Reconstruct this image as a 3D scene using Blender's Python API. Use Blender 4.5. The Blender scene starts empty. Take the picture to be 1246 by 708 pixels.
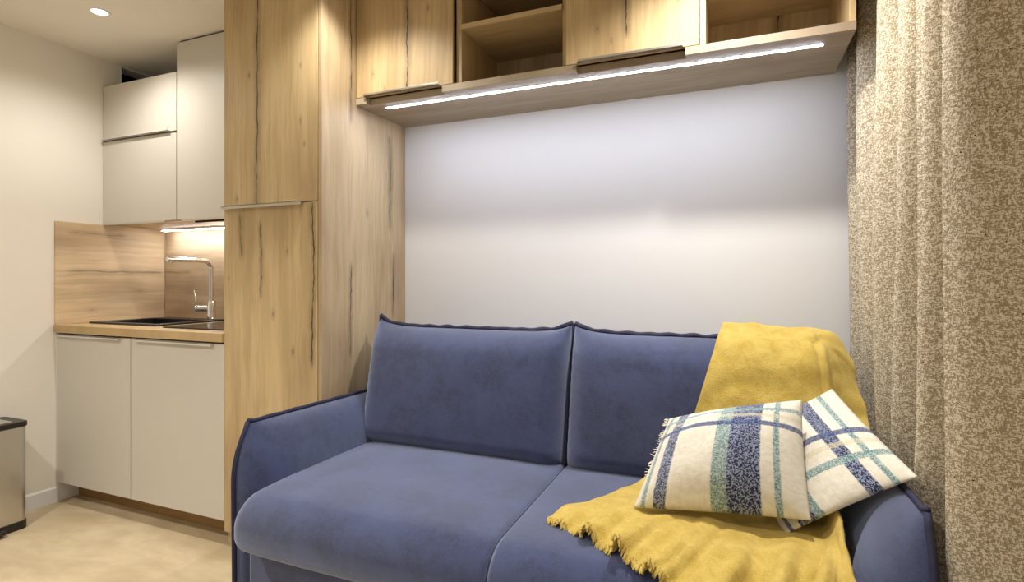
import bpy, bmesh, math, random
import numpy as np
from mathutils import Vector, Matrix, noise as mnoise

random.seed(7)
scene = bpy.context.scene
col = scene.collection

# ------------------------------------------------------------------ camera
CAM_H = 1.1483
cam_data = bpy.data.cameras.new('camera')
cam = bpy.data.objects.new('camera', cam_data)
col.objects.link(cam)
cam.location = (0, 0, CAM_H)
cam.rotation_euler = (math.pi / 2, 0, math.radians(22.298))
cam_data.sensor_width = 36
cam_data.lens = 655.66 * 36 / 1246
cam_data.shift_y = -12.27 / 1246
cam_data.clip_start = .02
scene.camera = cam

# ------------------------------------------------------------------ world, exposure
world = bpy.data.worlds.new('room_light')
scene.world = world
world.use_nodes = True
world.node_tree.nodes['Background'].inputs[0].default_value = (1.0, .96, .90, 1)
world.node_tree.nodes['Background'].inputs[1].default_value = .28
vs = scene.view_settings
vs.view_transform = 'Standard'
vs.look = 'None'
vs.gamma = 1
vs.use_curve_mapping = False
vs.exposure = 0.25
SPOT_POWER = 76
SPOT_COLOR = (1.0, .955, .89)
LED_COLOR = (.76, .82, 1.0)
LED_STRENGTH = 110

# ------------------------------------------------------------------ dimensions
XL, YB, XR = -3.263, 2.282, .56        # left wall, back wall, right wall
ZC = 2.389
YF, YU, YBR = 1.693, 1.920, 1.901      # base / upper / overhead cabinet fronts
XT0, XT1, XS = -2.047, -1.510, -2.662
YREAR = -1.6
SPOT_Y = 1.577

# ------------------------------------------------------------------ node helpers
class NT:
    def __init__(s, name):
        s.m = bpy.data.materials.new(name)
        s.m.use_nodes = True
        s.t = s.m.node_tree
        s.b = s.t.nodes['Principled BSDF']
    def n(s, kind, **kw):
        nd = s.t.nodes.new(kind)
        for k, v in kw.items(): setattr(nd, k, v)
        return nd
    def link(s, a, b): s.t.links.new(a, b)
    def put(s, sock, v):
        if isinstance(v, (int, float)): sock.default_value = v
        elif isinstance(v, tuple): sock.default_value = v if len(v) == len(sock.default_value) else (*v, 1)
        else: s.link(v, sock)
    def math(s, op, a, b=0.0, c=0.0):
        nd = s.n('ShaderNodeMath', operation=op)
        s.put(nd.inputs[0], a); s.put(nd.inputs[1], b); s.put(nd.inputs[2], c)
        return nd.outputs[0]
    def smooth(s, v, lo, hi, a=0.0, b=1.0):
        nd = s.n('ShaderNodeMapRange', interpolation_type='SMOOTHSTEP')
        s.put(nd.inputs[0], v); s.put(nd.inputs[1], lo); s.put(nd.inputs[2], hi)
        s.put(nd.inputs[3], a); s.put(nd.inputs[4], b)
        return nd.outputs[0]
    def mix(s, f, a, b, mode='MIX'):
        nd = s.n('ShaderNodeMix', data_type='RGBA', blend_type=mode)
        s.put(nd.inputs[0], f); s.put(nd.inputs[6], a); s.put(nd.inputs[7], b)
        return nd.outputs[2]
    def xyz(s, x=0.0, y=0.0, z=0.0):
        nd = s.n('ShaderNodeCombineXYZ')
        s.put(nd.inputs[0], x); s.put(nd.inputs[1], y); s.put(nd.inputs[2], z)
        return nd.outputs[0]
    def noise(s, vec, scale=5, detail=4, rough=.55, dist=0.0):
        nd = s.n('ShaderNodeTexNoise')
        s.put(nd.inputs['Vector'], vec)
        nd.inputs['Scale'].default_value = scale; nd.inputs['Detail'].default_value = detail
        nd.inputs['Roughness'].default_value = rough; nd.inputs['Distortion'].default_value = dist
        return nd.outputs[0]
    def pos(s):
        g = s.n('ShaderNodeNewGeometry')
        sp = s.n('ShaderNodeSeparateXYZ'); s.link(g.outputs['Position'], sp.inputs[0])
        return g.outputs['Position'], sp.outputs
    def uv(s):
        g = s.n('ShaderNodeTexCoord')
        sp = s.n('ShaderNodeSeparateXYZ'); s.link(g.outputs['UV'], sp.inputs[0])
        return g.outputs['UV'], sp.outputs
    def bump(s, h, strength=.3, dist=.01):
        nd = s.n('ShaderNodeBump')
        nd.inputs['Strength'].default_value = strength; nd.inputs['Distance'].default_value = dist
        s.link(h, nd.inputs['Height']); s.link(nd.outputs[0], s.b.inputs['Normal'])
    def set(s, **kw):
        for k, v in kw.items(): s.put(s.b.inputs[k.replace('_', ' ')], v)
        return s.m

def plain(name, c, rough=.5, metal=0.0, **kw):
    t = NT(name)
    return t.set(Base_Color=(*c, 1), Roughness=rough, Metallic=metal, **kw)

def wood(name, along, across, cracks=(), knots=(), tint=(1, 1, 1), seed=0.0, soft=1.0):
    """oak grain; cracks = (centre, from, to, half width), knots = (across, along, radius)"""
    t = NT(name)
    _, p = t.pos()
    ix = {'x': 0, 'y': 1, 'z': 2}
    al, ac = p[ix[along]], p[ix[across]]
    wob = t.math('MULTIPLY', t.math('SUBTRACT', t.noise(t.xyz(seed + 3, t.math('MULTIPLY', al, 2.2), ac), 1.3, 3), .5), .055)
    acw = t.math('ADD', ac, wob)
    g1 = t.noise(t.xyz(t.math('MULTIPLY', acw, 1.0), seed, t.math('MULTIPLY', al, .10)), 9, 5, .6)
    g2 = t.noise(t.xyz(t.math('MULTIPLY', acw, 1.0), seed + 9, t.math('MULTIPLY', al, .035)), 75, 4, .65)
    g3 = t.noise(t.xyz(t.math('MULTIPLY', ac, 1.0), seed + 5, t.math('MULTIPLY', al, .45)), 3.2, 3, .5)
    lightc = tuple(a * b for a, b in zip((.60, .450, .245), tint))
    midc = tuple(a * b for a, b in zip((.46, .335, .170), tint))
    darkc = tuple(a * b for a, b in zip((.30, .195, .100), tint))
    c = t.mix(t.smooth(g1, .34, .66), midc, lightc)
    c = t.mix(t.smooth(g3, .47, .76, 0, .72), c, darkc)
    c = t.mix(t.smooth(g2, .42, .72, 0, .40), c, darkc)
    mask = None
    wig = t.math('MULTIPLY', t.math('SUBTRACT', t.noise(t.xyz(seed, seed + 1, al), 5, 4, .6), .5), .045)
    wig2 = t.math('SUBTRACT', t.noise(t.xyz(seed + 7, ac, t.math('MULTIPLY', al, .5)), 26, 3, .6), .5)
    for (cc, lo, hi, w) in cracks:
        d = t.math('ABSOLUTE', t.math('SUBTRACT', t.math('ADD', ac, wig), cc))
        d = t.math('ADD', d, t.math('MULTIPLY', wig2, w * 2.6))
        m = t.smooth(d, w * .25, w * 1.25, 1, 0)
        halo = t.smooth(d, w, w * 7, .34, 0)
        rng = t.math('MULTIPLY', t.smooth(al, lo, lo + .06), t.smooth(al, hi - .06, hi, 1, 0))
        m = t.math('MULTIPLY', t.math('MAXIMUM', m, halo), rng)
        mask = m if mask is None else t.math('MAXIMUM', mask, m)
    for (kc, kl, r) in knots:
        dx = t.math('MULTIPLY', t.math('SUBTRACT', ac, kc), 1.25 / r)
        dz = t.math('MULTIPLY', t.math('SUBTRACT', al, kl), .55 / r)
        d = t.math('SQRT', t.math('ADD', t.math('MULTIPLY', dx, dx), t.math('MULTIPLY', dz, dz)))
        d = t.math('ADD', d, t.math('MULTIPLY', wig2, 1.6))
        m = t.math('MAXIMUM', t.smooth(d, .2, .8, .60, 0), t.smooth(d, .6, 2.2, .22, 0))
        mask = m if mask is None else t.math('MAXIMUM', mask, m)
    if mask is not None:
        c = t.mix(t.math('MULTIPLY', mask, soft), c, (.060, .036, .020))
    h = t.math('SUBTRACT', g2, mask if mask is not None else 0.0)
    t.bump(h, .12, .002)
    return t.set(Base_Color=c, Roughness=.52)

# ------------------------------------------------------------------ mesh helpers
class MB:
    def __init__(s): s.v = []; s.f = []; s.uv = None
    def add(s, v, f):
        o = len(s.v); s.v += [tuple(p) for p in v]; s.f += [tuple(i + o for i in q) for q in f]; return s
    def box(s, x0, x1, y0, y1, z0, z1):
        v = [(x, y, z) for z in (z0, z1) for y in (y0, y1) for x in (x0, x1)]
        return s.add(v, [(0, 2, 3, 1), (4, 5, 7, 6), (0, 1, 5, 4), (2, 6, 7, 3), (0, 4, 6, 2), (1, 3, 7, 5)])
    def tube(s, pts, r, seg=10, caps=True, closed=False):
        P = [Vector(p) for p in pts]; n = len(P); R = r if isinstance(r, (list, tuple)) else [r] * n
        V = []; prev = None
        for i in range(n):
            if closed: tg = P[(i + 1) % n] - P[i - 1]
            else: tg = P[min(i + 1, n - 1)] - P[max(i - 1, 0)]
            tg.normalize()
            if prev is None:
                a = Vector((0, 0, 1)) if abs(tg.z) < .9 else Vector((1, 0, 0)); u = tg.cross(a).normalized()
            else: u = (prev - tg * prev.dot(tg)).normalized()
            prev = u; w = tg.cross(u)
            for k in range(seg):
                a = 2 * math.pi * k / seg
                V.append(P[i] + (u * math.cos(a) + w * math.sin(a)) * R[i])
        F = []
        for i in range(n if closed else n - 1):
            j = (i + 1) % n
            for k in range(seg):
                F.append((i * seg + k, i * seg + (k + 1) % seg, j * seg + (k + 1) % seg, j * seg + k))
        if caps and not closed:
            F.append(tuple(range(seg - 1, -1, -1))); F.append(tuple((n - 1) * seg + k for k in range(seg)))
        return s.add(V, F)
    def lathe(s, prof, cx, cy, seg=32):
        V = []; F = []
        for (r, z) in prof:
            for k in range(seg):
                a = 2 * math.pi * k / seg; V.append((cx + r * math.cos(a), cy + r * math.sin(a), z))
        for i in range(len(prof) - 1):
            for k in range(seg):
                F.append((i * seg + k, i * seg + (k + 1) % seg, (i + 1) * seg + (k + 1) % seg, (i + 1) * seg + k))
        return s.add(V, F)
    def prism(s, poly, z0, z1):
        n = len(poly)
        V = [(x, y, z0) for x, y in poly] + [(x, y, z1) for x, y in poly]
        F = [tuple(range(n - 1, -1, -1)), tuple(range(n, 2 * n))]
        F += [(i, (i + 1) % n, n + (i + 1) % n, n + i) for i in range(n)]
        return s.add(V, F)

def build(name, mb, mat, parent=None, smooth=False, bevel=0.0, uv=None, kind=None):
    off = Vector(parent['_base']) if parent and '_base' in parent else Vector((0, 0, 0))
    me = bpy.data.meshes.new(name)
    me.from_pydata([tuple(Vector(p) - off) for p in mb.v], [], mb.f)
    bm = bmesh.new(); bm.from_mesh(me); bmesh.ops.recalc_face_normals(bm, faces=bm.faces); bm.to_mesh(me); bm.free()
    o = bpy.data.objects.new(name, me); col.objects.link(o)
    me.materials.append(mat)
    if smooth:
        me.polygons.foreach_set('use_smooth', [True] * len(me.polygons))
        if smooth == 'auto':
            me.set_sharp_from_angle(angle=math.radians(40))
    if uv is not None:
        lay = me.uv_layers.new(name='UVMap')
        for lp in me.loops: lay.data[lp.index].uv = uv[lp.vertex_index]
    if bevel:
        b = o.modifiers.new('edge', 'BEVEL'); b.width = bevel; b.segments = 2; b.limit_method = 'ANGLE'
    if parent:
        o.parent = parent
        if '_base' in parent: o['_base'] = parent['_base']
    if kind: o['kind'] = kind
    return o

def thing(name, label, cat, loc, group=None):
    o = bpy.data.objects.new(name, None); col.objects.link(o)
    o.location = loc; o['_base'] = tuple(loc); o['label'] = label; o['category'] = cat
    o.empty_display_size = .05
    if group: o['group'] = group
    return o
def tag(o, label, cat, group=None):
    o['label'] = label; o['category'] = cat
    if group: o['group'] = group
    return o
def box(name, d, mat, parent=None, bevel=.0015, kind=None):
    return build(name, MB().box(*d), mat, parent, bevel=bevel, kind=kind)

def lerp(a, b, t): return a + (b - a) * t
def superb(t, e=4.0): return max(0.0, 1 - abs(2 * t - 1) ** e) ** (1 / 2.2)

def soft_box(half, r, bulge, n=18):
    """rounded, puffed box round the origin"""
    hx, hy, hz = half
    ts = [math.sin(math.pi / 2 * (2 * i / n - 1)) for i in range(n + 1)]
    idx = {}; V = []; F = []
    def vid(p):
        k = tuple(round(c, 6) for c in p)
        if k not in idx:
            idx[k] = len(V)
            q = Vector((p[0] * hx, p[1] * hy, p[2] * hz))
            inn = Vector(tuple(max(-(h - r), min(h - r, c)) for c, h in zip(q, half)))
            d = q - inn
            if d.length > 1e-9: q = inn + d.normalized() * r
            x, y, z = p
            q.x += math.copysign(bulge[0], x) * abs(x) ** 3 * (1 - y * y) * (1 - z * z) if x else 0
            q.y += math.copysign(bulge[1], y) * abs(y) ** 3 * (1 - x * x) * (1 - z * z) if y else 0
            q.z += math.copysign(bulge[2], z) * abs(z) ** 3 * (1 - x ** 4) * (1 - y ** 4) if z else 0
            V.append(q)
        return idx[k]
    for ax in range(3):
        for sgn in (-1, 1):
            for i in range(n):
                for j in range(n):
                    quad = []
                    for (a, b) in ((i, j), (i + 1, j), (i + 1, j + 1), (i, j + 1)):
                        p = [0, 0, 0]; p[ax] = sgn; p[(ax + 1) % 3] = ts[a]; p[(ax + 2) % 3] = ts[b]
                        quad.append(vid(p))
                    F.append(tuple(quad))
    return V, F

# ------------------------------------------------------------------ materials
def wall_paint(name, c):
    t = NT(name); p, _ = t.pos()
    t.bump(t.noise(p, 260, 3), .04, .001)
    return t.set(Base_Color=(*c, 1), Roughness=.75)
M_wall_left = wall_paint('cream_wall_paint', (.85, .81, .73))
M_wall_back = wall_paint('white_wall_paint', (.73, .72, .71))
M_ceiling = wall_paint('ceiling_paint', (.84, .80, .72))
M_white = plain('white_lacquer', (.82, .82, .82), .4)

def floor_mat():
    t = NT('pale_floor'); p, s = t.pos()
    a = t.noise(t.xyz(t.math('MULTIPLY', s[0], .55), s[1], 0.0), 3.2, 5, .6, .3)
    b = t.noise(t.xyz(t.math('MULTIPLY', s[0], .3), s[1], 4.0), 16, 4, .6)
    c = t.mix(t.smooth(a, .32, .68), (.49, .385, .235), (.73, .61, .415))
    c = t.mix(t.smooth(b, .48, .75, 0, .35), c, (.44, .345, .215))
    return t.set(Base_Color=c, Roughness=.42)
M_floor = floor_mat()

M_greige = plain('greige_matt_lacquer', (.62, .585, .515), .42)
M_alu = plain('brushed_aluminium', (.62, .58, .52), .32, 1.0)
M_handle_shade = plain('handle_shade', (.10, .095, .09), .35, .82)  # dark colour for the shadow strip under the flap handle
M_chrome = plain('chrome', (.82, .80, .78), .08, 1.0)
M_black_sink = plain('black_composite', (.012, .012, .014), .30)
M_glass_hob = plain('black_ceramic_glass', (.008, .008, .009), .04)
M_black = plain('black_plastic', (.012, .011, .011), .35)
M_void = plain('dark_void', (.006, .005, .005), .9)
M_duct = plain('dusty_duct_foil', (.22, .19, .15), .5, .3)
def steel_mat():
    t = NT('brushed_steel'); p, s = t.pos()
    n = t.noise(t.xyz(t.math('MULTIPLY', s[0], 90), t.math('MULTIPLY', s[1], 90), t.math('MULTIPLY', s[2], 2)), 5, 3)
    t.bump(n, .05, .001)
    return t.set(Base_Color=(.62, .61, .585, 1), Metallic=1.0, Roughness=t.smooth(n, .3, .7, .28, .40))
M_steel = steel_mat()
def led_mat(name, c, st):
    t = NT(name)
    return t.set(Base_Color=(.9, .9, .9, 1), Emission_Color=(*c, 1), Emission_Strength=st)
M_led = led_mat('cool_led', LED_COLOR, LED_STRENGTH)
M_led_kitchen = led_mat('kitchen_led', (.92, .92, 1.0), 32)
M_lamp = led_mat('warm_lamp_lens', (1, .88, .68), 12)

W_tall_up = wood('oak_tall_upper', 'z', 'x', cracks=[(-1.856, 1.40, 2.5, .0040)],
                 knots=[(-1.62, 1.80, .008), (-1.60, 1.70, .006), (-1.62, 2.02, .006), (-1.97, 1.50, .010), (-1.90, 2.02, .008), (-1.86, 1.70, .016)], tint=(1.12, 1.13, 1.12), seed=1.3)
W_tall_low = wood('oak_tall_lower', 'z', 'x', cracks=[(-1.555, .78, 1.50, .0040), (-1.836, 1.05, 1.42, .0026), (-1.95, 1.22, 1.46, .0040)],
                  knots=[(-1.69, 1.27, .008), (-1.765, 1.01, .010), (-1.66, .86, .009), (-2.02, 1.16, .006)], tint=(1.12, 1.13, 1.12), seed=4.1)
W_tall_side = wood('oak_tall_side', 'z', 'y', cracks=[(1.87, 1.80, 2.45, .0028), (2.15, 1.36, 1.86, .0045), (1.87, .80, 1.25, .003), (2.18, .95, 1.3, .003)],
                   knots=[(2.155, 1.66, .014), (1.98, 1.45, .010), (2.17, 1.0, .010)], tint=(1.06, 1.10, 1.26), seed=7.7)
W_door_a = wood('oak_overhead_door', 'z', 'x', cracks=[(-1.248, 1.9, 2.5, .0040)], knots=[(-1.42, 2.03, .010), (-1.36, 1.96, .006), (-1.15, 2.26, .008)], tint=(1.04, 1.03, 1.0), seed=2.2)
W_door_b = wood('oak_overhead_door_wide', 'z', 'x', cracks=[(-.345, 1.98, 2.5, .0040)], knots=[(-.45, 2.05, .007), (-.40, 2.0, .005), (-.17, 2.10, .007)], tint=(1.04, 1.03, 1.0), seed=5.2)
W_carcass = wood('oak_carcass', 'z', 'y', seed=3.3)
W_back = wood('oak_carcass_back', 'z', 'x', cracks=[(.155, 1.9, 2.5, .004), (-.64, 1.9, 2.5, .0025)], seed=8.3)
W_long = wood('oak_lengthwise', 'x', 'y', tint=(1.0, 1.0, 1.0), seed=6.4)
W_under = wood('oak_led_tint', 'x', 'y', tint=(.80, .89, 1.18), seed=6.4)  # lengthwise oak again, with the cool LED glow tinted into its colour
W_edge = wood('oak_front_edge', 'x', 'z', tint=(1.02, 1.0, .95), seed=6.9)
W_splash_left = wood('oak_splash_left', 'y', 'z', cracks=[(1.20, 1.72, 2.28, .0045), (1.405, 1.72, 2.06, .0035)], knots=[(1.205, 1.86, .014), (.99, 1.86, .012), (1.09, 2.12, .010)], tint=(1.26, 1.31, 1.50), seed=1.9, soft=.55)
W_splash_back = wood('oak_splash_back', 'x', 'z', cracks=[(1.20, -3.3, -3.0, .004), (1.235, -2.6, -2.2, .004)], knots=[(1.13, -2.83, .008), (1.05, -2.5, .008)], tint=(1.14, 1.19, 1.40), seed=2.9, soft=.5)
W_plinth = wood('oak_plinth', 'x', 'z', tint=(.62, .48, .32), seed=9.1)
W_worktop = wood('oak_worktop', 'x', 'y', tint=(1.0, .96, .9), seed=3.8)

def sofa_fabric(name, k=1.0):
    t = NT(name); p, s = t.pos()
    a = t.math('ADD', t.math('MULTIPLY', t.noise(p, 6, 5, .65, .5), .65), t.math('MULTIPLY', t.noise(p, 38, 4, .7, .3), .35))
    w = t.noise(t.xyz(t.math('MULTIPLY', s[0], .30), s[1], s[2]), 560, 2)
    c = t.mix(t.smooth(a, .36, .62), (.012 * k, .017 * k, .050 * k), (.032 * k, .042 * k, .112 * k))
    c = t.mix(t.smooth(w, .42, .72, 0, .45), c, (.052 * k, .062 * k, .145 * k))
    t.bump(w, .25, .002)
    return t.set(Base_Color=c, Roughness=.8, Sheen_Weight=.75, Sheen_Roughness=.58, Sheen_Tint=(.68, .76, 1, 1), Specular_IOR_Level=.2)
M_sofa = sofa_fabric('navy_velvet')
M_piping = plain('navy_piping', (.016, .017, .050), .75)

def throw_mat(name):
    t = NT(name); p, s = t.pos()
    a = t.noise(p, 22, 4, .65, .6); b = t.noise(p, 300, 3, .7)
    c = t.mix(t.smooth(a, .3, .72), (.49, .345, .068), (.63, .47, .13))
    c = t.mix(t.smooth(b, .4, .75, 0, .35), c, (.80, .58, .17))
    t.bump(t.math('ADD', t.math('MULTIPLY', a, .82), b), .55, .006)
    return t.set(Base_Color=c, Roughness=.95, Sheen_Weight=.5, Sheen_Roughness=.5, Sheen_Tint=(1, .8, .35, 1), Specular_IOR_Level=.1)
M_throw = throw_mat('mustard_wool')

def plaid(name, ubands, vbands):
    t = NT(name); uvv, s = t.uv()
    jit = t.math('MULTIPLY', t.math('SUBTRACT', t.noise(uvv, 60, 3), .5), .018)
    u, v = t.math('ADD', s[0], jit), t.math('ADD', s[1], jit)
    vor = t.n('ShaderNodeTexVoronoi', distance='CHEBYCHEV'); t.link(uvv, vor.inputs['Vector']); vor.inputs['Scale'].default_value = 150
    sp = t.n('ShaderNodeSeparateColor'); t.link(vor.outputs['Color'], sp.inputs[0])
    speck = sp.outputs[0]
    pal = {'navy': ((.022, .030, .085), (.30, .34, .46)), 'teal': ((.12, .23, .24), (.42, .53, .51)),
           'deep': ((.020, .035, .13), (.14, .18, .34)), 'sand': ((.62, .54, .34), (.72, .66, .48))}
    wool = t.noise(uvv, 26, 4, .65)
    c = t.mix(t.smooth(wool, .3, .7), (.74, .69, .57), (.84, .80, .70))
    def lay(c, co, bands):
        for lo, hi, k, op in bands:
            m = t.math('MULTIPLY', t.smooth(co, lo - .006, lo + .006), t.smooth(co, hi - .006, hi + .006, 1, 0))
            d, l = pal[k]
            bc = t.mix(t.smooth(speck, .50, .60), d, l)
            c = t.mix(t.math('MULTIPLY', m, op), c, bc)
        return c
    c = lay(c, u, ubands); c = lay(c, v, vbands)
    t.bump(t.math('ADD', t.noise(uvv, 190, 3, .7), wool), .5, .004)
    return t.set(Base_Color=c, Roughness=.95, Sheen_Weight=.3, Specular_IOR_Level=.1)
M_plaid_a = plaid('cream_plaid_front', [(.045, .075, 'teal', .9), (.125, .205, 'navy', .95), (.475, .565, 'teal', .9), (.565, .755, 'navy', 1), (.83, .865, 'teal', .95)],
                  [(.825, .865, 'teal', .85), (.745, .780, 'sand', .6), (.645, .695, 'deep', .9)])
M_plaid_b = plaid('cream_plaid_back', [(.11, .150, 'teal', .95), (.225, .325, 'navy', 1), (.66, .72, 'teal', .9), (.72, .86, 'navy', 1), (.92, .95, 'deep', .9)],
                  [(.53, .585, 'deep', .9), (.645, .685, 'sand', .6), (.755, .805, 'teal', .9)])
M_cream_yarn = plain('cream_yarn', (.85, .80, .68), .95)

def curtain_mat():
    t = NT('tweed_curtain'); uvv, s = t.uv()
    def cells(su, sv, off):
        vor = t.n('ShaderNodeTexVoronoi', distance='CHEBYCHEV')
        t.link(t.xyz(t.math('MULTIPLY', s[0], su), t.math('MULTIPLY', s[1], sv), off), vor.inputs['Vector']); vor.inputs['Scale'].default_value = 1
        sp = t.n('ShaderNodeSeparateColor'); t.link(vor.outputs['Color'], sp.inputs[0])
        return sp.outputs
    a = cells(520, 210, 0.0); b = cells(210, 520, 5.0); d = cells(420, 420, 9.0)
    patch = t.noise(uvv, 80, 3, .6)
    sel = t.math('ADD', t.math('MULTIPLY', t.math('ADD', a[0], b[0]), .5), t.math('MULTIPLY', t.math('SUBTRACT', patch, .5), .45))
    c = t.mix(t.smooth(sel, .40, .56), (.70, .63, .50), (.33, .27, .175))
    c = t.mix(t.smooth(b[1], .80, .86, 0, .5), c, (.26, .20, .12))
    c = t.mix(t.smooth(d[1], .9978, .9985), c, (.02, .02, .03))
    t.bump(t.math('ADD', t.math('MULTIPLY', sel, -1), t.math('MULTIPLY', a[1], .4)), .6, .004)
    return t.set(Base_Color=c, Roughness=.9, Specular_IOR_Level=.15)
M_curtain = curtain_mat()

# ------------------------------------------------------------------ setting
box('floor', (XL - .1, XR + .1, YREAR, YB + .1, -.1, 0), M_floor, kind='structure', bevel=0)
box('ceiling', (XL - .1, XR + .1, YREAR, YB + .1, ZC, ZC + .1), M_ceiling, kind='structure', bevel=0)
box('wall_back', (XL - .1, XR + .1, YB, YB + .1, 0, ZC), M_wall_back, kind='structure', bevel=0)
VY0, VY1, VZ0, VZ1 = 2.02, 2.27, 2.12, 2.379
mb = MB()
mb.box(XL - .1, XL, YREAR, VY0, 0, ZC); mb.box(XL - .1, XL, VY0, YB, 0, VZ0)
mb.box(XL - .1, XL, VY0, YB, VZ1, ZC); mb.box(XL - .1, XL, VY1, YB, VZ0, VZ1)
build('wall_left', mb, M_wall_left, kind='structure')
box('wall_right', (XR, XR + .1, YREAR, YB, 0, ZC), M_wall_back, kind='structure', bevel=0)
mb = MB().box(XL, XL + .012, YREAR, YF + .0, 0, .072)
mb.add([(XL, YREAR, .072), (XL + .012, YREAR, .072), (XL, YREAR, .08), (XL, YF, .072), (XL + .012, YF, .072), (XL, YF, .08)],
       [(0, 1, 2), (3, 5, 4), (1, 4, 5, 2), (0, 2, 5, 3)])
build('baseboard_left', mb, M_white, kind='structure')
box('baseboard_back', (XT1 + .001, .40, YB - .012, YB, 0, .08), M_white, kind='structure')

# dark opening high in the left wall
t = thing('ventilation_opening', 'dark ventilation opening in the left wall under the ceiling, above the flap cabinet', 'vent', (XL, 2.145, VZ0))
mb = MB()
mb.box(XL - .42, XL - .40, VY0, VY1, VZ0, VZ1); mb.box(XL - .40, XL - .1, VY0 - .01, VY0, VZ0, VZ1)
mb.box(XL - .40, XL - .1, VY1, VY1 + .01, VZ0, VZ1); mb.box(XL - .40, XL - .1, VY0, VY1, VZ0 - .01, VZ0); mb.box(XL - .40, XL - .1, VY0, VY1, VZ1, VZ1 + .01)
build('lining', mb, M_void, t)
mb = MB(); mb.box(XL - .001, XL + .003, VY0 - .006, VY0, VZ0, VZ1 + .006); mb.box(XL - .001, XL + .003, VY0, VY1, VZ1, VZ1 + .006)
build('rim', mb, M_white, t)
pts = [(XL - .36, 2.10, VZ0 + .02), (XL - .28, 2.12, VZ0 + .10), (XL - .18, 2.16, VZ0 + .12), (XL - .10, 2.22, VZ0 + .10)]
P = []
for i in range(30):
    u = i / 29 * 3; k = min(int(u), 2); P.append(Vector(pts[k]).lerp(Vector(pts[k + 1]), u - k))
build('flexible_duct', MB().tube(P, [.055 + .006 * (i % 2) for i in range(30)], 16), M_duct, t, smooth=True)

# ------------------------------------------------------------------ ceiling spotlights
def spotlight(x, y, label, power=1.0, cone=132):
    t = thing('ceiling_spotlight', label, 'ceiling light', (x, y, ZC), 'recessed ceiling spotlights')
    build('trim_ring', MB().lathe([(.030, ZC - .001), (.034, ZC - .005), (.041, ZC - .005), (.044, ZC - .0005)], x, y), M_white, t, smooth=True)
    mb = MB(); n = 28
    mb.add([(x + .031 * math.cos(2 * math.pi * k / n), y + .031 * math.sin(2 * math.pi * k / n), ZC - .002) for k in range(n)], [tuple(range(n))])
    build('lens', mb, M_lamp, t)
    l = bpy.data.lights.new('spot_beam', 'SPOT'); l.energy = SPOT_POWER * power; l.color = SPOT_COLOR
    l.spot_size = math.radians(cone); l.spot_blend = 1; l.shadow_soft_size = .035
    o = bpy.data.objects.new('spot_beam', l); col.objects.link(o); o.parent = t; o.location = (0, 0, -.03)
spotlight(-2.70, SPOT_Y, 'bright recessed ceiling spotlight above the kitchen worktop', .35, 152)
spotlight(-1.34, SPOT_Y, 'recessed ceiling spotlight over the left sofa seat, near the tall oak cabinet', .44)
spotlight(-.04, SPOT_Y, 'recessed ceiling spotlight over the right sofa arm, near the curtain', 1.12)
spotlight(-2.30, .25, 'added unseen ceiling spotlight over the open floor by the left wall, for front fill', 1.05)  # rear rows from here on: unseen spotlights added for front fill
spotlight(-.80, .25, 'added unseen ceiling spotlight over the open floor before the sofa, for front fill', .60)
spotlight(-2.30, -.95, 'added unseen ceiling spotlight at the far left end behind the camera, for front fill', .60)
spotlight(-.80, -.95, 'added unseen ceiling spotlight behind the camera, in line with the sofa, for front fill', .60)

# ------------------------------------------------------------------ kitchen base
ZW, ZW2, ZD = .920, .8816, .1047
def base_cabinet(x0, x1, hx0, hx1, label, end):
    t = thing('base_cabinet', label, 'cabinet', ((x0 + x1) / 2, 2.0, 0), 'greige base cabinets under the worktop')
    mb = MB(); mb.box(x0 + .003, x0 + .02, YF + .022, YB - .012, .10, ZW2); mb.box(x1 - .02, x1 - .003, YF + .022, YB - .012, .10, ZW2)
    mb.box(x0 + .02, x1 - .02, YF + .022, YB - .012, .10, .118); mb.box(x0 + .02, x1 - .02, YB - .02, YB - .012, .118, ZW2)
    build('carcass', mb, M_greige, t)
    d = box('door', (x0 + (.008 if end else .003), x1 - (.007 if end else .003), YF, YF + .019, ZD, ZW2 - .008), M_greige, t, .0012)
    mb = MB(); mb.box(hx0, hx1, YF - .016, YF + .002, ZW2 - .012, ZW2 - .0085); mb.box(hx0, hx1, YF - .016, YF - .0135, ZW2 - .020, ZW2 - .0085)
    build('handle', mb, M_greige, d, bevel=.0006)
    if end:
        o = box('end_panel', (x0 + .001, x0 + .008, YF, YB - .015, 0.0, ZW2), M_white, t, .001)
        o['label'] = 'white end panel against the wall'
    return t
base_cabinet(XL, XS, -3.235, -2.738, 'greige base cabinet at the left wall, under the black sink', True)
base_cabinet(XS, XT0, -2.619, -2.11, 'greige base cabinet beside the tall oak cabinet, under the hob', False)
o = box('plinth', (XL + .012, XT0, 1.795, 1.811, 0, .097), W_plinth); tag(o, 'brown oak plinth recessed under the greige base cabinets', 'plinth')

# worktop with sink and hob cut-outs
SX0, SX1, SY0, SY1 = -3.20, -2.672, 1.815, 2.235
HX0, HX1, HY0, HY1 = -2.565, -2.09, 1.785, 2.215
mb = MB(); a = .015
mb.box(XL + .01, XT0 - .002, YF - .012, SY0 + a, ZW2, ZW)
mb.box(XL + .01, SX0 + a, SY0 + a, YB - .01, ZW2, ZW)
mb.box(SX1 - a, XT0 - .002, SY0 + a, YB - .01, ZW2, ZW)
mb.box(SX0 + a, SX1 - a, SY1 - a, YB - .01, ZW2, ZW)
o = build('worktop', mb, W_worktop); tag(o, 'pale oak kitchen worktop over the two greige base cabinets', 'worktop')

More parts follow.
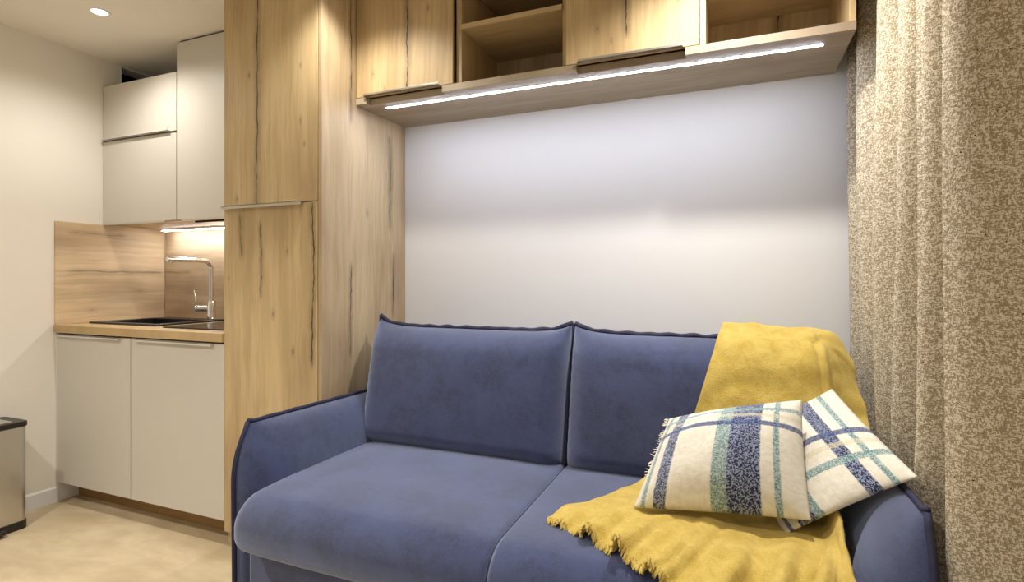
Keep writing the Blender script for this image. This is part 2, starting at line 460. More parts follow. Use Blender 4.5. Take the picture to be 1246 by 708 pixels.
t = thing('kitchen_sink', 'black composite sink set into the oak worktop', 'sink', ((SX0 + SX1) / 2, 2.02, ZW))
mb = MB(); rz = ZW + .010
bx0, bx1, by0, by1 = SX0 + .045, SX1 - .05, SY0 + .045, SY1 - .10
mb.box(SX0, SX1, SY0, by0, ZW, rz); mb.box(SX0, SX1, by1, SY1, ZW, rz); mb.box(SX0, bx0, by0, by1, ZW, rz); mb.box(bx1, SX1, by0, by1, ZW, rz)
build('rim', mb, M_black_sink, t, bevel=.003)
mb = MB(); w = .006; zb = ZW - .035
mb.box(bx0 - w, bx0, by0 - w, by1 + w, zb, ZW + .004); mb.box(bx1, bx1 + w, by0 - w, by1 + w, zb, ZW + .004)
mb.box(bx0, bx1, by0 - w, by0, zb, ZW + .004); mb.box(bx0, bx1, by1, by1 + w, zb, ZW + .004); mb.box(bx0, bx1, by0, by1, zb - .002, zb + .002)
build('basin', mb, M_black_sink, t, bevel=.002)
build('drain', MB().lathe([(.001, zb + .006), (.03, zb + .006), (.036, zb + .003)], (bx0 + bx1) / 2, (by0 + by1) / 2), M_chrome, t, smooth=True)

t = thing('ceramic_hob', 'glossy black glass hob between the sink and the tall oak cabinet', 'hob', ((HX0 + HX1) / 2, 2.0, ZW))
box('glass_plate', (HX0, HX1, HY0, HY1, ZW, ZW + .006), M_glass_hob, t, .002)
mb = MB(); mb.box(HX0 - .003, HX0, HY0 - .003, HY1, ZW, ZW + .0065); mb.box(HX0, HX1, HY0 - .003, HY0, ZW, ZW + .0065)
build('edge_trim', mb, M_black, t)

# tap
FX, FY = -2.735, 2.18
t = thing('kitchen_tap', 'chrome L-shaped kitchen tap with side lever standing on the black sink', 'tap', (FX, FY, rz))
zt = 1.262
build('base', MB().lathe([(.001, rz), (.027, rz), (.027, rz + .006), (.0235, rz + .010), (.0235, rz + .098), (.020, rz + .104), (.001, rz + .104)], FX, FY), M_chrome, t, smooth='auto')
pts = [(FX, FY, rz + .10), (FX, FY, rz + .2)]
R = .05
for i in range(13):
    a = math.pi / 2 * i / 12
    pts.append((FX, FY - R + R * math.cos(a), zt - R + R * math.sin(a)))
pts += [(FX, FY - .18, zt), (FX, FY - .258, zt)]
build('spout', MB().tube(pts, .0135, 20), M_chrome, t, smooth='auto')
build('aerator', MB().lathe([(.001, zt - .022), (.009, zt - .022), (.009, zt - .010)], FX, FY - .235, 16), M_chrome, t, smooth=True)
lev = build('lever_body', MB().tube([(FX, FY, rz + .062), (FX - .035, FY - .03, rz + .062), (FX - .062, FY - .052, rz + .062)], .017, 18), M_chrome, t, smooth='auto')
build('lever', MB().tube([(FX - .056, FY - .047, rz + .070), (FX - .060, FY - .050, rz + .115), (FX - .066, FY - .055, rz + .165)], [.0055, .0045, .0035], 12), M_chrome, lev, smooth=True)

# splashbacks
o = box('splashback', (XL, XL + .010, 1.688, YB - .012, ZW + .0005, 1.4605), W_splash_left); tag(o, 'oak splashback panel on the left wall beside the black sink', 'splashback')
o = box('splashback', (XL + .010, XT0, YB - .011, YB - .001, ZW + .0005, 1.4605), W_splash_back); tag(o, 'oak splashback panel on the back wall behind the chrome tap', 'splashback')

# ------------------------------------------------------------------ kitchen wall units
ZU = 1.4617
def lip(name, x0, x1, y, z, mat, parent, down=True):
    mb = MB(); mb.box(x0, x1, y - .018, y + .003, z, z + .003); mb.box(x0, x1, y - .018, y - .0155, z, z + .012)
    return build(name, mb, mat, parent, bevel=.0006)
def carcass(x0, x1, y0, y1, z0, z1, w=.018):
    mb = MB(); mb.box(x0, x0 + w, y0, y1, z0, z1); mb.box(x1 - w, x1, y0, y1, z0, z1)
    mb.box(x0 + w, x1 - w, y0, y1, z1 - w, z1); mb.box(x0 + w, x1 - w, y1 - .008, y1, z0, z1 - w)
    return mb
t = thing('wall_cabinet', 'lower greige wall cabinet with two stacked fronts at the left wall', 'cabinet', ((XL + XS) / 2, 2.1, ZU), 'greige wall cabinets')
build('carcass', carcass(XL + .002, XS - .001, YU + .022, YB - .001, ZU + .017, 2.2300), M_greige, t)
o = box('underside_panel', (XL + .010, XS - .001, YU + .022, YB - .012, ZU, ZU + .016), W_long, t); o['label'] = 'oak underside panel'
zs = 1.923
d = box('flap_door', (XL + .004, XS - .003, YU, YU + .019, zs + .004, 2.2318), M_greige, t, .0012)
h = lip('handle', XL + .02, XS - .045, YU, zs + .004, M_greige, d)
o = box('handle_shadow_profile', (XL + .006, XS - .004, YU - .004, YU + .010, zs - .001, zs + .0035), M_handle_shade, t, 0); o.name = 'handle_shade_strip'; o['label'] = 'dark strip for the shade under the flap handle, between the two fronts'  # dark strip painted as the shadow under the flap handle
d = box('door', (XL + .004, XS - .003, YU, YU + .019, ZU + .003, zs - .0015), M_greige, t, .0012)
build('handle', MB().box(XL + .015, XS - .085, YU - .004, YU + .006, ZU - .006, ZU + .004), M_alu, d, bevel=.001)
t = thing('wall_cabinet', 'taller greige wall cabinet reaching the ceiling beside the tall oak cabinet', 'cabinet', ((XT0 + XS) / 2, 2.1, ZU), 'greige wall cabinets')
build('carcass', carcass(XS, XT0 - .001, YU + .022, YB - .001, ZU + .017, ZC - .016), M_greige, t)
o = box('underside_panel', (XS, XT0 - .002, YU + .022, YB - .012, ZU, ZU + .016), W_long, t); o['label'] = 'oak underside panel'
d = box('door', (XS + .001, XT0 - .003, YU, YU + .019, ZU + .003, 2.3775), M_greige, t, .0012)
build('handle', MB().box(-2.62, XT0 - .02, YU - .004, YU + .006, ZU - .006, ZU + .004), M_alu, d, bevel=.001)
o = box('top_gap_shade', (XS + .015, XT0 - .003, YU + .012, YU + .022, 2.3778, ZC), M_void, t, 0); o['label'] = 'black strip for the shade in the gap under the ceiling'  # black strip painted as the shade of the open gap above the door
h = box('extractor_panel', (-2.60, XT0 - .02, 1.985, 2.12, ZU - .010, ZU), M_alu, t, .002)
box('intake_slot', (-2.60, XT0 - .02, 1.975, 1.985, ZU - .008, ZU), M_void, h, 0)
t = thing('led_strip_light', 'cool white LED strip under the greige wall cabinets in the corner', 'light', (-2.6, 2.2, ZU))
mb = MB(); mb.prism([(0, 0), (1, 0), (1, 1)], 0, 1); mb = MB()
mb.add([(x, y, z) for x in (-3.17, XT0 - .02) for (y, z) in ((2.185, ZU), (2.215, ZU), (2.215, ZU - .004), (2.188, ZU - .012))], [(0, 1, 2, 3), (4, 7, 6, 5), (0, 4, 5, 1), (1, 5, 6, 2), (0, 3, 7, 4)])
build('channel', mb, M_alu, t)
mb = MB(); mb.box(-3.168, XT0 - .022, 2.190, 2.213, ZU - .016, ZU - .0122)
build('diffuser', mb, M_led_kitchen, t)

# ------------------------------------------------------------------ tall oak cabinet
t = thing('tall_cabinet', 'tall oak cabinet with two stacked doors between kitchen and sofa', 'cabinet', ((XT0 + XT1) / 2, 2.0, 0))
ZH = 1.4656
o = box('side_panel', (XT1 - .019, XT1, YF, YB - .001, 0, ZC - .004), W_tall_side, t)
box('side_panel', (XT0, XT0 + .018, YF + .022, YB - .012, 0, ZC - .004), W_tall_side, t)
box('back_panel', (XT0 + .018, XT1 - .019, YB - .012, YB - .004, .05, ZC - .004), W_carcass, t)
box('top_panel', (XT0 + .018, XT1 - .019, YF + .022, YB - .012, ZC - .022, ZC - .004), W_carcass, t)
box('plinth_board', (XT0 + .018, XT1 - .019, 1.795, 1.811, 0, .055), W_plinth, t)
d = box('upper_door', (XT0, XT1 - .0225, YF, YF + .020, ZH + .004, ZC - .006), W_tall_up, t, .001)
mb = MB(); mb.box(XT0 + .002, -1.600, YF - .020, YF + .004, ZH + .001, ZH + .0042); mb.box(XT0 + .002, -1.600, YF - .020, YF - .0175, ZH - .010, ZH + .0042)
h = build('handle', mb, M_alu, d, bevel=.0006); h['label'] = 'brushed aluminium lip handle'
d = box('lower_door', (XT0, XT1 - .0225, YF, YF + .020, .060, ZH), W_tall_low, t, .001)

# ------------------------------------------------------------------ overhead cabinet
ZB, ZBT = 1.9093, 1.9358
XO0, XO1 = XT1 + .001, .345
ZOT = ZC - .006
t = thing('overhead_cabinet', 'long oak overhead cabinet with two doors and two open niches above the sofa', 'cabinet', ((XO0 + XO1) / 2, 2.1, ZB))
mb = MB(); cut = YBR + .028
mb.box(XO0, XO1, cut, YB - .001, ZB, ZBT)
for a, b in ((XO0, -1.455), (-1.085, -.528), (-.148, XO1)): mb.box(a, b, YBR, cut, ZB, ZBT)
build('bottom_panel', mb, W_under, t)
yc = YBR + .021
box('top_panel', (XO0, XO1, yc, YB - .001, ZOT - .02, ZOT), W_long, t)
box('back_panel', (XO0 + .018, XO1 - .018, YB - .010, YB - .002, ZBT, ZOT - .02), W_back, t)
box('side_panel', (XO0, XO0 + .018, yc, YB - .010, ZBT, ZOT - .02), W_carcass, t)
box('side_panel', (XO1 - .018, XO1, YBR, YB - .001, ZBT, ZOT), W_carcass, t)
box('divider', (-1.030, -1.006, yc, YB - .010, ZBT, ZOT - .02), W_carcass, t)
box('divider', (-.585, -.567, yc, YB - .010, ZBT, ZOT - .02), W_carcass, t)
box('divider', (-.102, -.084, YBR + .003, YB - .010, ZBT, ZOT - .02), W_carcass, t)
box('shelf', (-1.006, -.585, YBR + .010, YB - .010, 2.152, 2.172), W_long, t)
box('shelf', (-.084, XO1 - .018, YBR + .010, YB - .010, 2.152, 2.172), W_long, t)
def odoor(x0, x1, hx0, hx1, m):
    d = box('door', (x0, x1, YBR, YBR + .019, ZBT + .002, ZOT), m, t, .001)
    mb = MB(); mb.box(hx0, hx1, YBR - .014, YBR + .002, ZBT + .0005, ZBT + .0030); mb.box(hx0, hx1, YBR - .014, YBR - .0115, ZBT + .0005, ZBT + .011)
    h = build('handle', mb, M_alu, d, bevel=.0006); h['label'] = 'brushed aluminium lip handle'
odoor(XO0 + .002, -1.036, -1.462, -1.094, W_door_a)
odoor(-.566, -.1035, -.521, -.156, W_door_b)
ch = box('led_channel', (-1.415, .273, 1.977, 1.993, ZB - .0012, ZB), M_alu, t, 0)
o = box('led_diffuser', (-1.41, .268, 1.9805, 1.9895, ZB - .0024, ZB - .0012), M_led, ch, 0); o['label'] = 'glowing cool white LED line'

# ------------------------------------------------------------------ sofa
SXL, SXR = -1.452, .353            # arm seams
sofa = thing('sofa', 'navy blue velvet two seat sofa with dark piping under the oak overhead cabinet', 'sofa', (-.55, 1.7, 0))
def front_y(z):                                # arm front outline
    k = max(0.0, min(1.0, (z - .05) / .64))
    return 1.236 + .060 * max(0, (k - .72) / .28) ** 2.0 + .008 * (1 - k)
def top_z(y): return .688 - .020 * (y - 1.29)
def arm(seam, sgn):
    nu, nv = 40, 30; V = []; F = []
    for side, th in ((1, .112), (-1, .014)):
        for i in range(nu + 1):
            for j in range(nv + 1):
                u = .5 - .5 * math.cos(math.pi * i / nu); v = .5 - .5 * math.cos(math.pi * j / nv)
                z = lerp(.055, .685, v)
                y = lerp(front_y(z), 2.20, u)
                zz = lerp(.055, top_z(y), v)
                du = min(1.0, u / .20); dv = min(1.0, (1 - v) / .42)
                prof = math.sqrt(max(0, 1 - (1 - du) ** 2)) * math.sqrt(max(0, 1 - (1 - dv) ** 2))
                prof *= 1 if u < .8 else 1
                V.append((seam + sgn * side * th * prof, y, zz))
    N = (nu + 1) * (nv + 1)
    for s in range(2):
        for i in range(nu):
            for j in range(nv):
                a = s * N + i * (nv + 1) + j
                F.append((a, a + nv + 1, a + nv + 2, a + 1))
    o = build('armrest', MB().add(V, F), M_sofa, sofa, smooth=True)
    bm = bmesh.new(); bm.from_mesh(o.data); bmesh.ops.remove_doubles(bm, verts=bm.verts, dist=.0008)
    bmesh.ops.recalc_face_normals(bm, faces=bm.faces); bm.to_mesh(o.data); bm.free()
    P = [(seam, 2.18 - .03 * i, top_z(2.18 - .03 * i) + .004 + .0012 * math.sin(i * 1.7)) for i in range(30)]
    P = [p for p in P if p[1] > 1.305]
    zc = top_z(1.29)
    P += [(seam, 1.298, zc + .007), (seam, 1.290, zc + .010)]
    build('piping', MB().tube(P, .0075, 8), M_piping, o, smooth=True)
    P = [(seam, 1.288, zc + .006)] + [(seam, front_y(zc - .02 * i) - .004, zc - .02 * i) for i in range(1, 31)]
    build('piping', MB().tube(P, .0075, 8), M_piping, o, smooth=True)
arm(SXL, 1); arm(SXR, -1)
mb = MB(); mb.box(SXL + .05, SXR - .05, 1.245, 2.16, .06, .33)
build('base', mb, M_sofa, sofa, bevel=.012)
mb = MB(); mb.box(SXL + .04, SXR - .04, 2.06, 2.22, .06, .86)
build('back_frame', mb, M_sofa, sofa, bevel=.02)
for fx in (SXL + .10, SXR - .10):
    for fy in (1.32, 2.12):
        build('foot', MB().lathe([(.001, 0), (.022, 0), (.026, .06), (.001, .06)], fx, fy, 16), M_black, sofa, smooth='auto')

def seat(x0, x1, ra, rb):
    y0, y1, z0, z1 = 1.158, 1.850, .335, .500
    prof = []                                     # (y, z) loop, front top edge softly rounded
    def arc(cy, cz, r, a0, a1, n):
        for i in range(n + 1):
            a = math.radians(lerp(a0, a1, i / n)); prof.append((cy + r * math.cos(a), cz + r * math.sin(a)))
    arc(y1 - .03, z1 - .03, .03, 0, 90, 5)
    for i in range(1, 16): prof.append((lerp(y1 - .03, y0 + .092, i / 16), z1))
    arc(y0 + .092, z1 - .092, .092, 90, 180, 14)
    arc(y0 + .055, z0 + .055, .055, 180, 270, 8)
    arc(y1 - .03, z0 + .03, .03, 270, 360, 4)
    n = len(prof); cy, cz = (y0 + y1) / 2, (z0 + z1) / 2
    secs = []
    for r, x, sg in ((ra, x0, 1),):
        for i in range(7): a = math.pi / 2 * i / 6; secs.append((x + r * (1 - math.cos(math.pi / 2 - a)) * 0 + r * (1 - math.cos(a)) if False else x + r * (1 - math.sin(math.pi / 2 - a)), r * (1 - math.sin(a))))
    for i in range(1, 24): secs.append((lerp(x0 + ra, x1 - rb, i / 24), 0))
    for i in range(7): a = math.pi / 2 * i / 6; secs.append((x1 - rb + rb * math.sin(a), rb * (1 - math.cos(a))))
    V = []; F = []
    for (x, ins) in secs:
        t = (x - x0) / (x1 - x0)
        for (y, z) in prof:
            ky = 1 - ins / ((y1 - y0) / 2); kz = 1 - ins / ((z1 - z0) / 2)
            yy, zz = cy + (y - cy) * ky, cz + (z - cz) * kz
            top = max(0, (z - cz) / ((z1 - z0) / 2))
            w = max(0, 1 - (2 * (y - y0) / (y1 - y0) - 1) ** 4)
            zz += top * w * .020 * (1 - abs(2 * t - 1) ** 5)
            if z < z1 - .001 and y < y0 + .1: yy -= .010 * (1 - abs(2 * t - 1) ** 4)
            zz += .0035 * top * mnoise.noise(Vector((x * 5, y * 5, 3)))
            V.append((x, yy, zz))
    for i in range(len(secs) - 1):
        for j in range(n):
            F.append((i * n + j, i * n + (j + 1) % n, (i + 1) * n + (j + 1) % n, (i + 1) * n + j))
    F.append(tuple(range(n))); F.append(tuple((len(secs) - 1) * n + j for j in range(n)))
    return build('seat_cushion', MB().add(V, F), M_sofa, sofa, smooth=True)
XM = -.547
s1 = seat(SXL + .062, XM - .0005, .05, .016); s2 = seat(XM + .0005, SXR - .062, .016, .05)
P = [(XM, 1.80 - .03 * i, .489) for i in range(19)] + [(XM, 1.235, .486), (XM, 1.208, .476), (XM, 1.186, .458), (XM, 1.174, .43), (XM, 1.170, .40), (XM, 1.172, .37)]
build('piping', MB().tube(P, .0040, 8), M_piping, s1, smooth=True)

def back_cushion(x0, x1, ear0, ear1, sd):
    hx, hz = (x1 - x0) / 2, .245
    c = Vector(((x0 + x1) / 2, 1.895, .735)); n = 44
    def roll(d, r): return math.sqrt(max(0, 1 - (1 - min(1, d / r)) ** 2))
    def warp(u, v, h):                                # u, v in -1..1, h = front (-) or back (+) depth
        x, z, y = u * hx, v * hz, h
        k = max(0, v)
        z -= k ** 2 * .024 * (1 - abs(u) ** 6)
        z += k ** 6 * .012 * (ear0 * max(0, -u) ** 14 + ear1 * max(0, u) ** 14)
        x *= 1 - .012 * (1 - v * v) * 0
        y += .100 * v * .5
        q = Vector((x, y, z)) + c
        f = (1 - u * u) * (1 - v * v)
        q.y += f * .008 * mnoise.noise(Vector((q.x * 4, q.z * 5, sd)))
        wr = max(0, 1 - abs(abs(u) - .97) / .12)          # small puckers along the side seams
        q.y += .003 * wr * math.sin(v * 38 + sd) * (1 - v * v)
        return q
    V = []; F = []
    for side in (-1, 1):
        for i in range(n + 1):
            for j in range(n + 1):
                u, v = -math.cos(math.pi * i / n), -math.cos(math.pi * j / n)
                u, v = lerp(u, -1 + 2 * i / n, .35), lerp(v, -1 + 2 * j / n, .35)
                du, dt, db = (1 - abs(u)) * hx, (1 - v) * hz, (1 + v) * hz
                e = roll(du, .085) * roll(dt, .10 if side < 0 else .06) * roll(db, .075)
                h = side * (.098 if side < 0 else .075) * e
                if side < 0: h -= .026 * (1 - u * u) * (1 - v * v)
                V.append(warp(u, v, h))
    N = (n + 1) ** 2; rim = {}
    for i in range(n + 1):
        for j in range(n + 1):
            if i in (0, n) or j in (0, n): rim[N + i * (n + 1) + j] = i * (n + 1) + j
    for s_ in range(2):
        for i in range(n):
            for j in range(n):
                a = s_ * N + i * (n + 1) + j
                F.append(tuple(rim.get(q, q) for q in (a, a + n + 1, a + n + 2, a + 1)))
    o = build('back_cushion', MB().add(V, F), M_sofa, sofa, smooth=True)
    P = []
    for i in range(61):                               # top seam
        u = -1 + 2 * i / 60
        e = ear0 * max(0, -u) ** 20 + ear1 * max(0, u) ** 20
        P.append(warp(u, 1, 0) + Vector((0, 0, .003 + .005 * e + .0018 * math.sin(i * 1.1 + sd) + .002 * mnoise.noise(Vector((u * 9, sd, 0))))))
    build('piping', MB().tube(P, [.0088 + .0012 * math.sin(i * .9) for i in range(61)], 8), M_piping, o, smooth=True)
    for s_ in (-1, 1):
        P = [warp(s_, 1 - 2 * k / 30, 0) + Vector((s_ * .001, 0, 0)) for k in range(31)]
        build('piping', MB().tube(P, .0050, 8), M_piping, o, smooth=True)
back_cushion(-1.412, -.552, 1, .7, 1.0)
back_cushion(-.544, .268, .6, -.6, 5.0)

# ------------------------------------------------------------------ mustard throw
def catmull(P, n):
    """P: list of vectors -> n+1 samples"""
    out = []; m = len(P) - 1
    for i in range(n + 1):
        s = i / n * m; k = min(int(s), m - 1); f = s - k
        p0 = P[max(k - 1, 0)]; p1 = P[k]; p2 = P[k + 1]; p3 = P[min(k + 2, m)]
        out.append(.5 * ((2 * p1) + (p2 - p0) * f + (2 * p0 - 5 * p1 + 4 * p2 - p3) * f * f + (3 * p1 - p0 - 3 * p2 + p3) * f ** 3))
    return out
rows = [
 [(-.01, 2.06, .88), (.06, 2.06, .88), (.12, 2.06, .88), (.18, 2.06, .88), (.25, 2.05, .88), (.31, 2.03, .85), (.335, 2.00, .82)],
 [(-.028, 1.97, .992), (.04, 1.97, .994), (.11, 1.97, .990), (.17, 1.97, .990), (.228, 1.97, .994), (.290, 1.965, .976), (.326, 1.94, .912)],
 [(-.036, 1.915, .990), (.03, 1.91, .992), (.10, 1.91, .988), (.165, 1.91, .988), (.226, 1.90, .990), (.290, 1.90, .966), (.334, 1.89, .900)],
 [(-.058, 1.825, .925), (.01, 1.815, .930), (.085, 1.81, .930), (.16, 1.81, .930), (.236, 1.80, .925), (.292, 1.84, .885), (.338, 1.86, .84)],
 [(-.095, 1.775, .79), (-.01, 1.765, .79), (.075, 1.76, .79), (.16, 1.76, .79), (.245, 1.765, .79), (.305, 1.79, .775), (.352, 1.80, .76)],
 [(-.145, 1.745, .64), (-.05, 1.735, .64), (.05, 1.73, .64), (.14, 1.73, .65), (.235, 1.735, .66), (.290, 1.74, .725), (.338, 1.72, .712)],
 [(-.225, 1.725, .555), (-.12, 1.71, .555), (-.02, 1.705, .555), (.08, 1.70, .56), (.17, 1.68, .56), (.222, 1.66, .585), (.236, 1.62, .635)],
 [(-.298, 1.62, .527), (-.19, 1.60, .538), (-.08, 1.58, .540), (.03, 1.56, .54), (.13, 1.55, .545), (.205, 1.53, .56), (.228, 1.50, .625)],
 [(-.372, 1.51, .524), (-.25, 1.46, .540), (-.13, 1.42, .546), (-.02, 1.40, .545), (.10, 1.39, .55), (.195, 1.38, .552), (.226, 1.37, .595)],
 [(-.425, 1.43, .522), (-.30, 1.36, .542), (-.18, 1.31, .550), (-.07, 1.27, .550), (.06, 1.25, .548), (.17, 1.25, .548), (.222, 1.25, .550)],
 [(-.452, 1.352, .514), (-.335, 1.288, .524), (-.225, 1.222, .528), (-.125, 1.163, .515), (-.01, 1.128, .475), (.12, 1.120, .470), (.235, 1.125, .465)],
]
NU, NV = 96, 150
cols = [catmull([Vector(p) for p in [r[j] for r in rows]], NV) for j in range(7)]
grid = [catmull([cols[j][i] for j in range(7)], NU) for i in range(NV + 1)]
V = []; F = []; normals = []
for i in range(NV + 1):
    for j in range(NU + 1):
        p = grid[i][j]
        du = grid[i][min(j + 1, NU)] - grid[i][max(j - 1, 0)]; dv = grid[min(i + 1, NV)][j] - grid[max(i - 1, 0)][j]
        nn = dv.cross(du).normalized() * -1
        if i > NV * .62 and nn.z < 0: nn = -nn
        if i <= NV * .62 and nn.y > 0 and i > NV * .25: nn = -nn
        ti, tj = i / NV, j / NU
        edge = max(0, (ti - .76) / .24) * min(1, (tj / .09) ** 1.5)
        ph = tj * 46 + 2.2 * mnoise.noise(Vector((tj * 6, 0, 1))) + 1.5 * mnoise.noise(Vector((ti * 8, tj * 3, 4)))
        h = edge ** 1.3 * (.024 * math.sin(ph) + .012 * math.sin(ph * 2.3 + 1) + .006)
        h += .010 * mnoise.noise(p * 9) + .005 * mnoise.noise(p * 22)
        if .22 < ti < .62:                                   # fold beside the cushion end
            h += .007 * math.exp(-((tj - .70) / .03) ** 2) - .006 * math.exp(-((tj - .655) / .02) ** 2)
        if ti > .55: h = max(h, -.006)
        V.append(p + nn * h); normals.append(nn)
for i in range(NV):
    for j in range(NU):
        a = i * (NU + 1) + j; F.append((a, a + 1, a + NU + 2, a + NU + 1))
throw = thing('throw_blanket', 'mustard yellow wool throw draped over the sofa back and spread on the seat', 'blanket', (-.05, 1.5, .52))
bl = build('blanket_cloth', MB().add(V, F), M_throw, throw, smooth=True)
sm = bl.modifiers.new('thickness', 'SOLIDIFY'); sm.thickness = .008; sm.offset = 0
mb = MB()
for k in range(760):
    tj = random.random(); x = tj * NU; j = min(int(x), NU - 1); f = x - j
    base = V[NV * (NU + 1) + j].lerp(V[NV * (NU + 1) + j + 1], f)
    prev = V[(NV - 3) * (NU + 1) + j]
    out = (base - prev); out.z *= .6; out.normalize()
    clump = mnoise.noise(Vector((tj * 40, 2, 0)))
    out += Vector((clump * .7 + random.uniform(-.35, .35), random.uniform(-.3, .3), random.uniform(-.25, .15)))
    out.normalize(); L = random.uniform(.008, .021) + .008 * clump
    b0 = base - out * .006 + Vector((0, 0, random.uniform(-.003, .004)))
    p1 = b0 + out * L * .6 + Vector((0, 0, random.uniform(-.002, .004))); p2 = b0 + out * L + Vector((0, 0, -.004))
    mb.tube([b0, p1, p2], [.0046, .0036, .0012], 5, caps=False)
build('fringe', mb, M_throw, throw, smooth=True, kind='stuff')

# ------------------------------------------------------------------ plaid pillows
def pillow(corners, thick, mat, label, sd, pinch=.006):
    BL, BR, TR, TL = [Vector(c) for c in corners]
    n = 44; base = (BL + BR + TR + TL) / 4
    t = thing('plaid_pillow', label, 'pillow', tuple(base - Vector((0, 0, .1))), 'cream plaid pillows on the sofa')
    nrm = (BR - BL).cross(TL - BL).normalized()
    if nrm.y > 0: nrm = -nrm
    V = []; F = []; UV = []
    for side in (1, -1):
        for i in range(n + 1):
            for j in range(n + 1):
                u = .5 - .5 * math.cos(math.pi * i / n); v = .5 - .5 * math.cos(math.pi * j / n)
                uu = lerp(u, i / n, .4); vv = lerp(v, j / n, .4)
                pu = uu + (0.5 - uu) * 2 * pinch * math.sin(math.pi * vv) * 2.2
                pv = vv + (0.5 - vv) * 2 * pinch * math.sin(math.pi * uu) * 2.2
                p = BL * (1 - pu) * (1 - pv) + BR * pu * (1 - pv) + TR * pu * pv + TL * (1 - pu) * pv
                b = (max(0, 1 - (2 * uu - 1) ** 2) * max(0, 1 - (2 * vv - 1) ** 2)) ** .58
                h = side * thick * b * (1 if side > 0 else .55)
                h += b * .007 * mnoise.noise(Vector((uu * 4, vv * 4, sd + side)))
                V.append(p + nrm * h); UV.append((uu, vv))
    N = (n + 1) ** 2
    for s in range(2):
        for i in range(n):
            for j in range(n):
                a = s * N + i * (n + 1) + j; F.append((a, a + n + 1, a + n + 2, a + 1))
    # weld the rim by reusing front indices
    rim = {}
    for i in range(n + 1):
        for j in range(n + 1):
            if i in (0, n) or j in (0, n): rim[N + i * (n + 1) + j] = i * (n + 1) + j
    F = [tuple(rim.get(q, q) for q in f) for f in F]
    o = build('cover', MB().add(V, F), mat, t, smooth=True, uv=UV)
    return t, V, n, nrm
tA, VA, nA, nrA = pillow([(-.243, 1.432, .553), (.166, 1.400, .600), (.166, 1.590, .838), (-.172, 1.622, .748)], .098, M_plaid_a,
                    'cream plaid pillow with a wide navy band, in front on the yellow throw', 2.0)
mb = MB()
for k in range(46):
    v = .35 + .65 * random.random(); j = min(int(v * nA), nA)
    p = VA[j] + Vector((random.uniform(-.002, .002), random.uniform(-.004, .004), random.uniform(-.004, .004)))
    d = Vector((-1, -.2, random.uniform(-.5, .82))).normalized() * random.uniform(.006, .014)
    mb.tube([p, p + d * .6, p + d + Vector((0, 0, random.uniform(-.004, .004)))], [.0012, .001, .0005], 4, caps=False)
build('fringe', mb, M_cream_yarn, tA, smooth=True, kind='stuff')
# uv: u = 0 at the upper right edge, v = 0 at the top corner
pillow([(.262, 1.775, .840), (-.005, 1.80, .64), (.114, 1.431, .545), (.368, 1.400, .728)], .056, M_plaid_b,
       'cream plaid pillow tipped on its corner, leaning on the right sofa arm', 6.0)

# ------------------------------------------------------------------ curtain
crests = [2.235, 2.03, 1.80, 1.60, 1.455, 1.285, .945, .72]
def curtain_profile(z, n=26):
    k = (ZC - z) / ZC
    pts = []
    for a in range(len(crests) - 1):
        y0 = crests[a]; y1 = crests[a + 1]
        sh0 = .018 * math.sin(3.1 * z + a * 1.9) * (.4 + k); sh1 = .018 * math.sin(3.1 * z + (a + 1) * 1.9) * (.4 + k)
        amp = (.13, .125, .12, .115, .115, .160, .14)[a]
        xc = .380 + .006 * math.sin(2.2 * z + a)
        if a == 0: xc += .016 * max(0, (z - 1.5) / .9)
        for i in range(n):
            f = i / n
            y = lerp(y0 + sh0, y1 + sh1, f)
            w = (.5 - .5 * math.cos(2 * math.pi * (f ** (1.0 if a != 5 else .8)))) ** 1.25
            x = xc + amp * w
            # small secondary ripple so the tweed never hangs quite straight
            x += .004 * math.sin(9 * f + 2.5 * z + a)
            pts.append(Vector((x, y, z)))
    return pts
zs_ = [.015 + (ZC - .012 - .015) * i / 70 for i in range(71)]
V = []; F = []; UV = []
ref = curtain_profile(1.2); arc = [0]
for a, b in zip(ref, ref[1:]): arc.append(arc[-1] + (b - a).length)
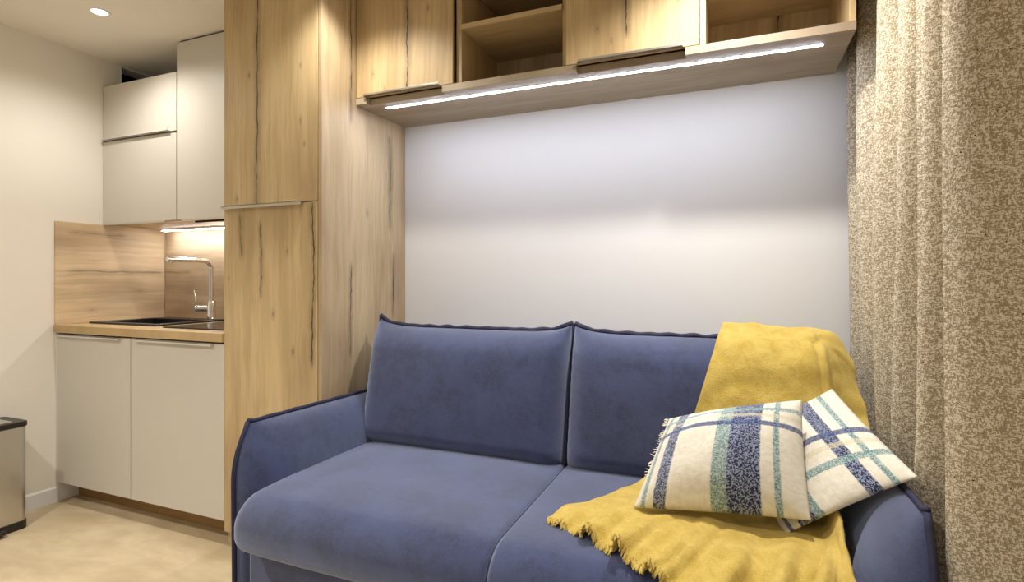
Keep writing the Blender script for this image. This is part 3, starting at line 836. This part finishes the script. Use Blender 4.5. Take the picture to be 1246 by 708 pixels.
for z in zs_:
    for p, s in zip(curtain_profile(z), arc): V.append(p); UV.append((s, z))
m = len(ref)
for i in range(len(zs_) - 1):
    for j in range(m - 1):
        a = i * m + j; F.append((a, a + 1, a + m + 1, a + m))
o = build('curtain', MB().add(V, F), M_curtain, smooth=True, uv=UV)
tag(o, 'heavy beige tweed curtain hanging in deep folds along the right wall', 'curtain')
sm = o.modifiers.new('thickness', 'SOLIDIFY'); sm.thickness = .004; sm.offset = 0
o = box('curtain_rail', (.40, .43, .62, 2.27, ZC - .012, ZC), M_white); tag(o, 'white ceiling rail that carries the tweed curtain', 'curtain rail')

# ------------------------------------------------------------------ pedal bin
BX0, BX1, BY0, BY1 = -3.245, -3.045, 1.06, 1.475
t = thing('pedal_bin', 'brushed steel pedal bin with black lid rim beside the left wall', 'bin', ((BX0 + BX1) / 2, (BY0 + BY1) / 2, 0))
def rrect(x0, x1, y0, y1, r, n=7):
    P = []
    for cx, cy, a0 in ((x1 - r, y1 - r, 0), (x0 + r, y1 - r, 90), (x0 + r, y0 + r, 180), (x1 - r, y0 + r, 270)):
        for i in range(n + 1):
            a = math.radians(a0 + 90 * i / n); P.append((cx + r * math.cos(a), cy + r * math.sin(a)))
    return P
build('body', MB().prism(rrect(BX0 + .003, BX1 - .003, BY0 + .003, BY1 - .003, .026), .035, .472), M_steel, t, smooth='auto')
build('base_ring', MB().prism(rrect(BX0, BX1, BY0, BY1, .028), 0, .038), M_black, t, smooth='auto')
lid = build('lid', MB().prism(rrect(BX0 - .001, BX1 + .002, BY0 - .001, BY1 + .002, .028), .472, .497), M_black, t, smooth='auto', bevel=.005)
build('lid_plate', MB().prism(rrect(BX0 + .028, BX1 - .022, BY0 + .03, BY1 - .05, .015), .496, .4995), M_steel, lid, smooth='auto')
mb = MB().prism(rrect(BX1 - .02, BX1 + .045, BY0 + .12, BY1 - .10, .012), .014, .030)
build('pedal', mb, M_black, t, smooth='auto', bevel=.003)

for o in list(bpy.data.objects):
    if '_base' in o: del o['_base']
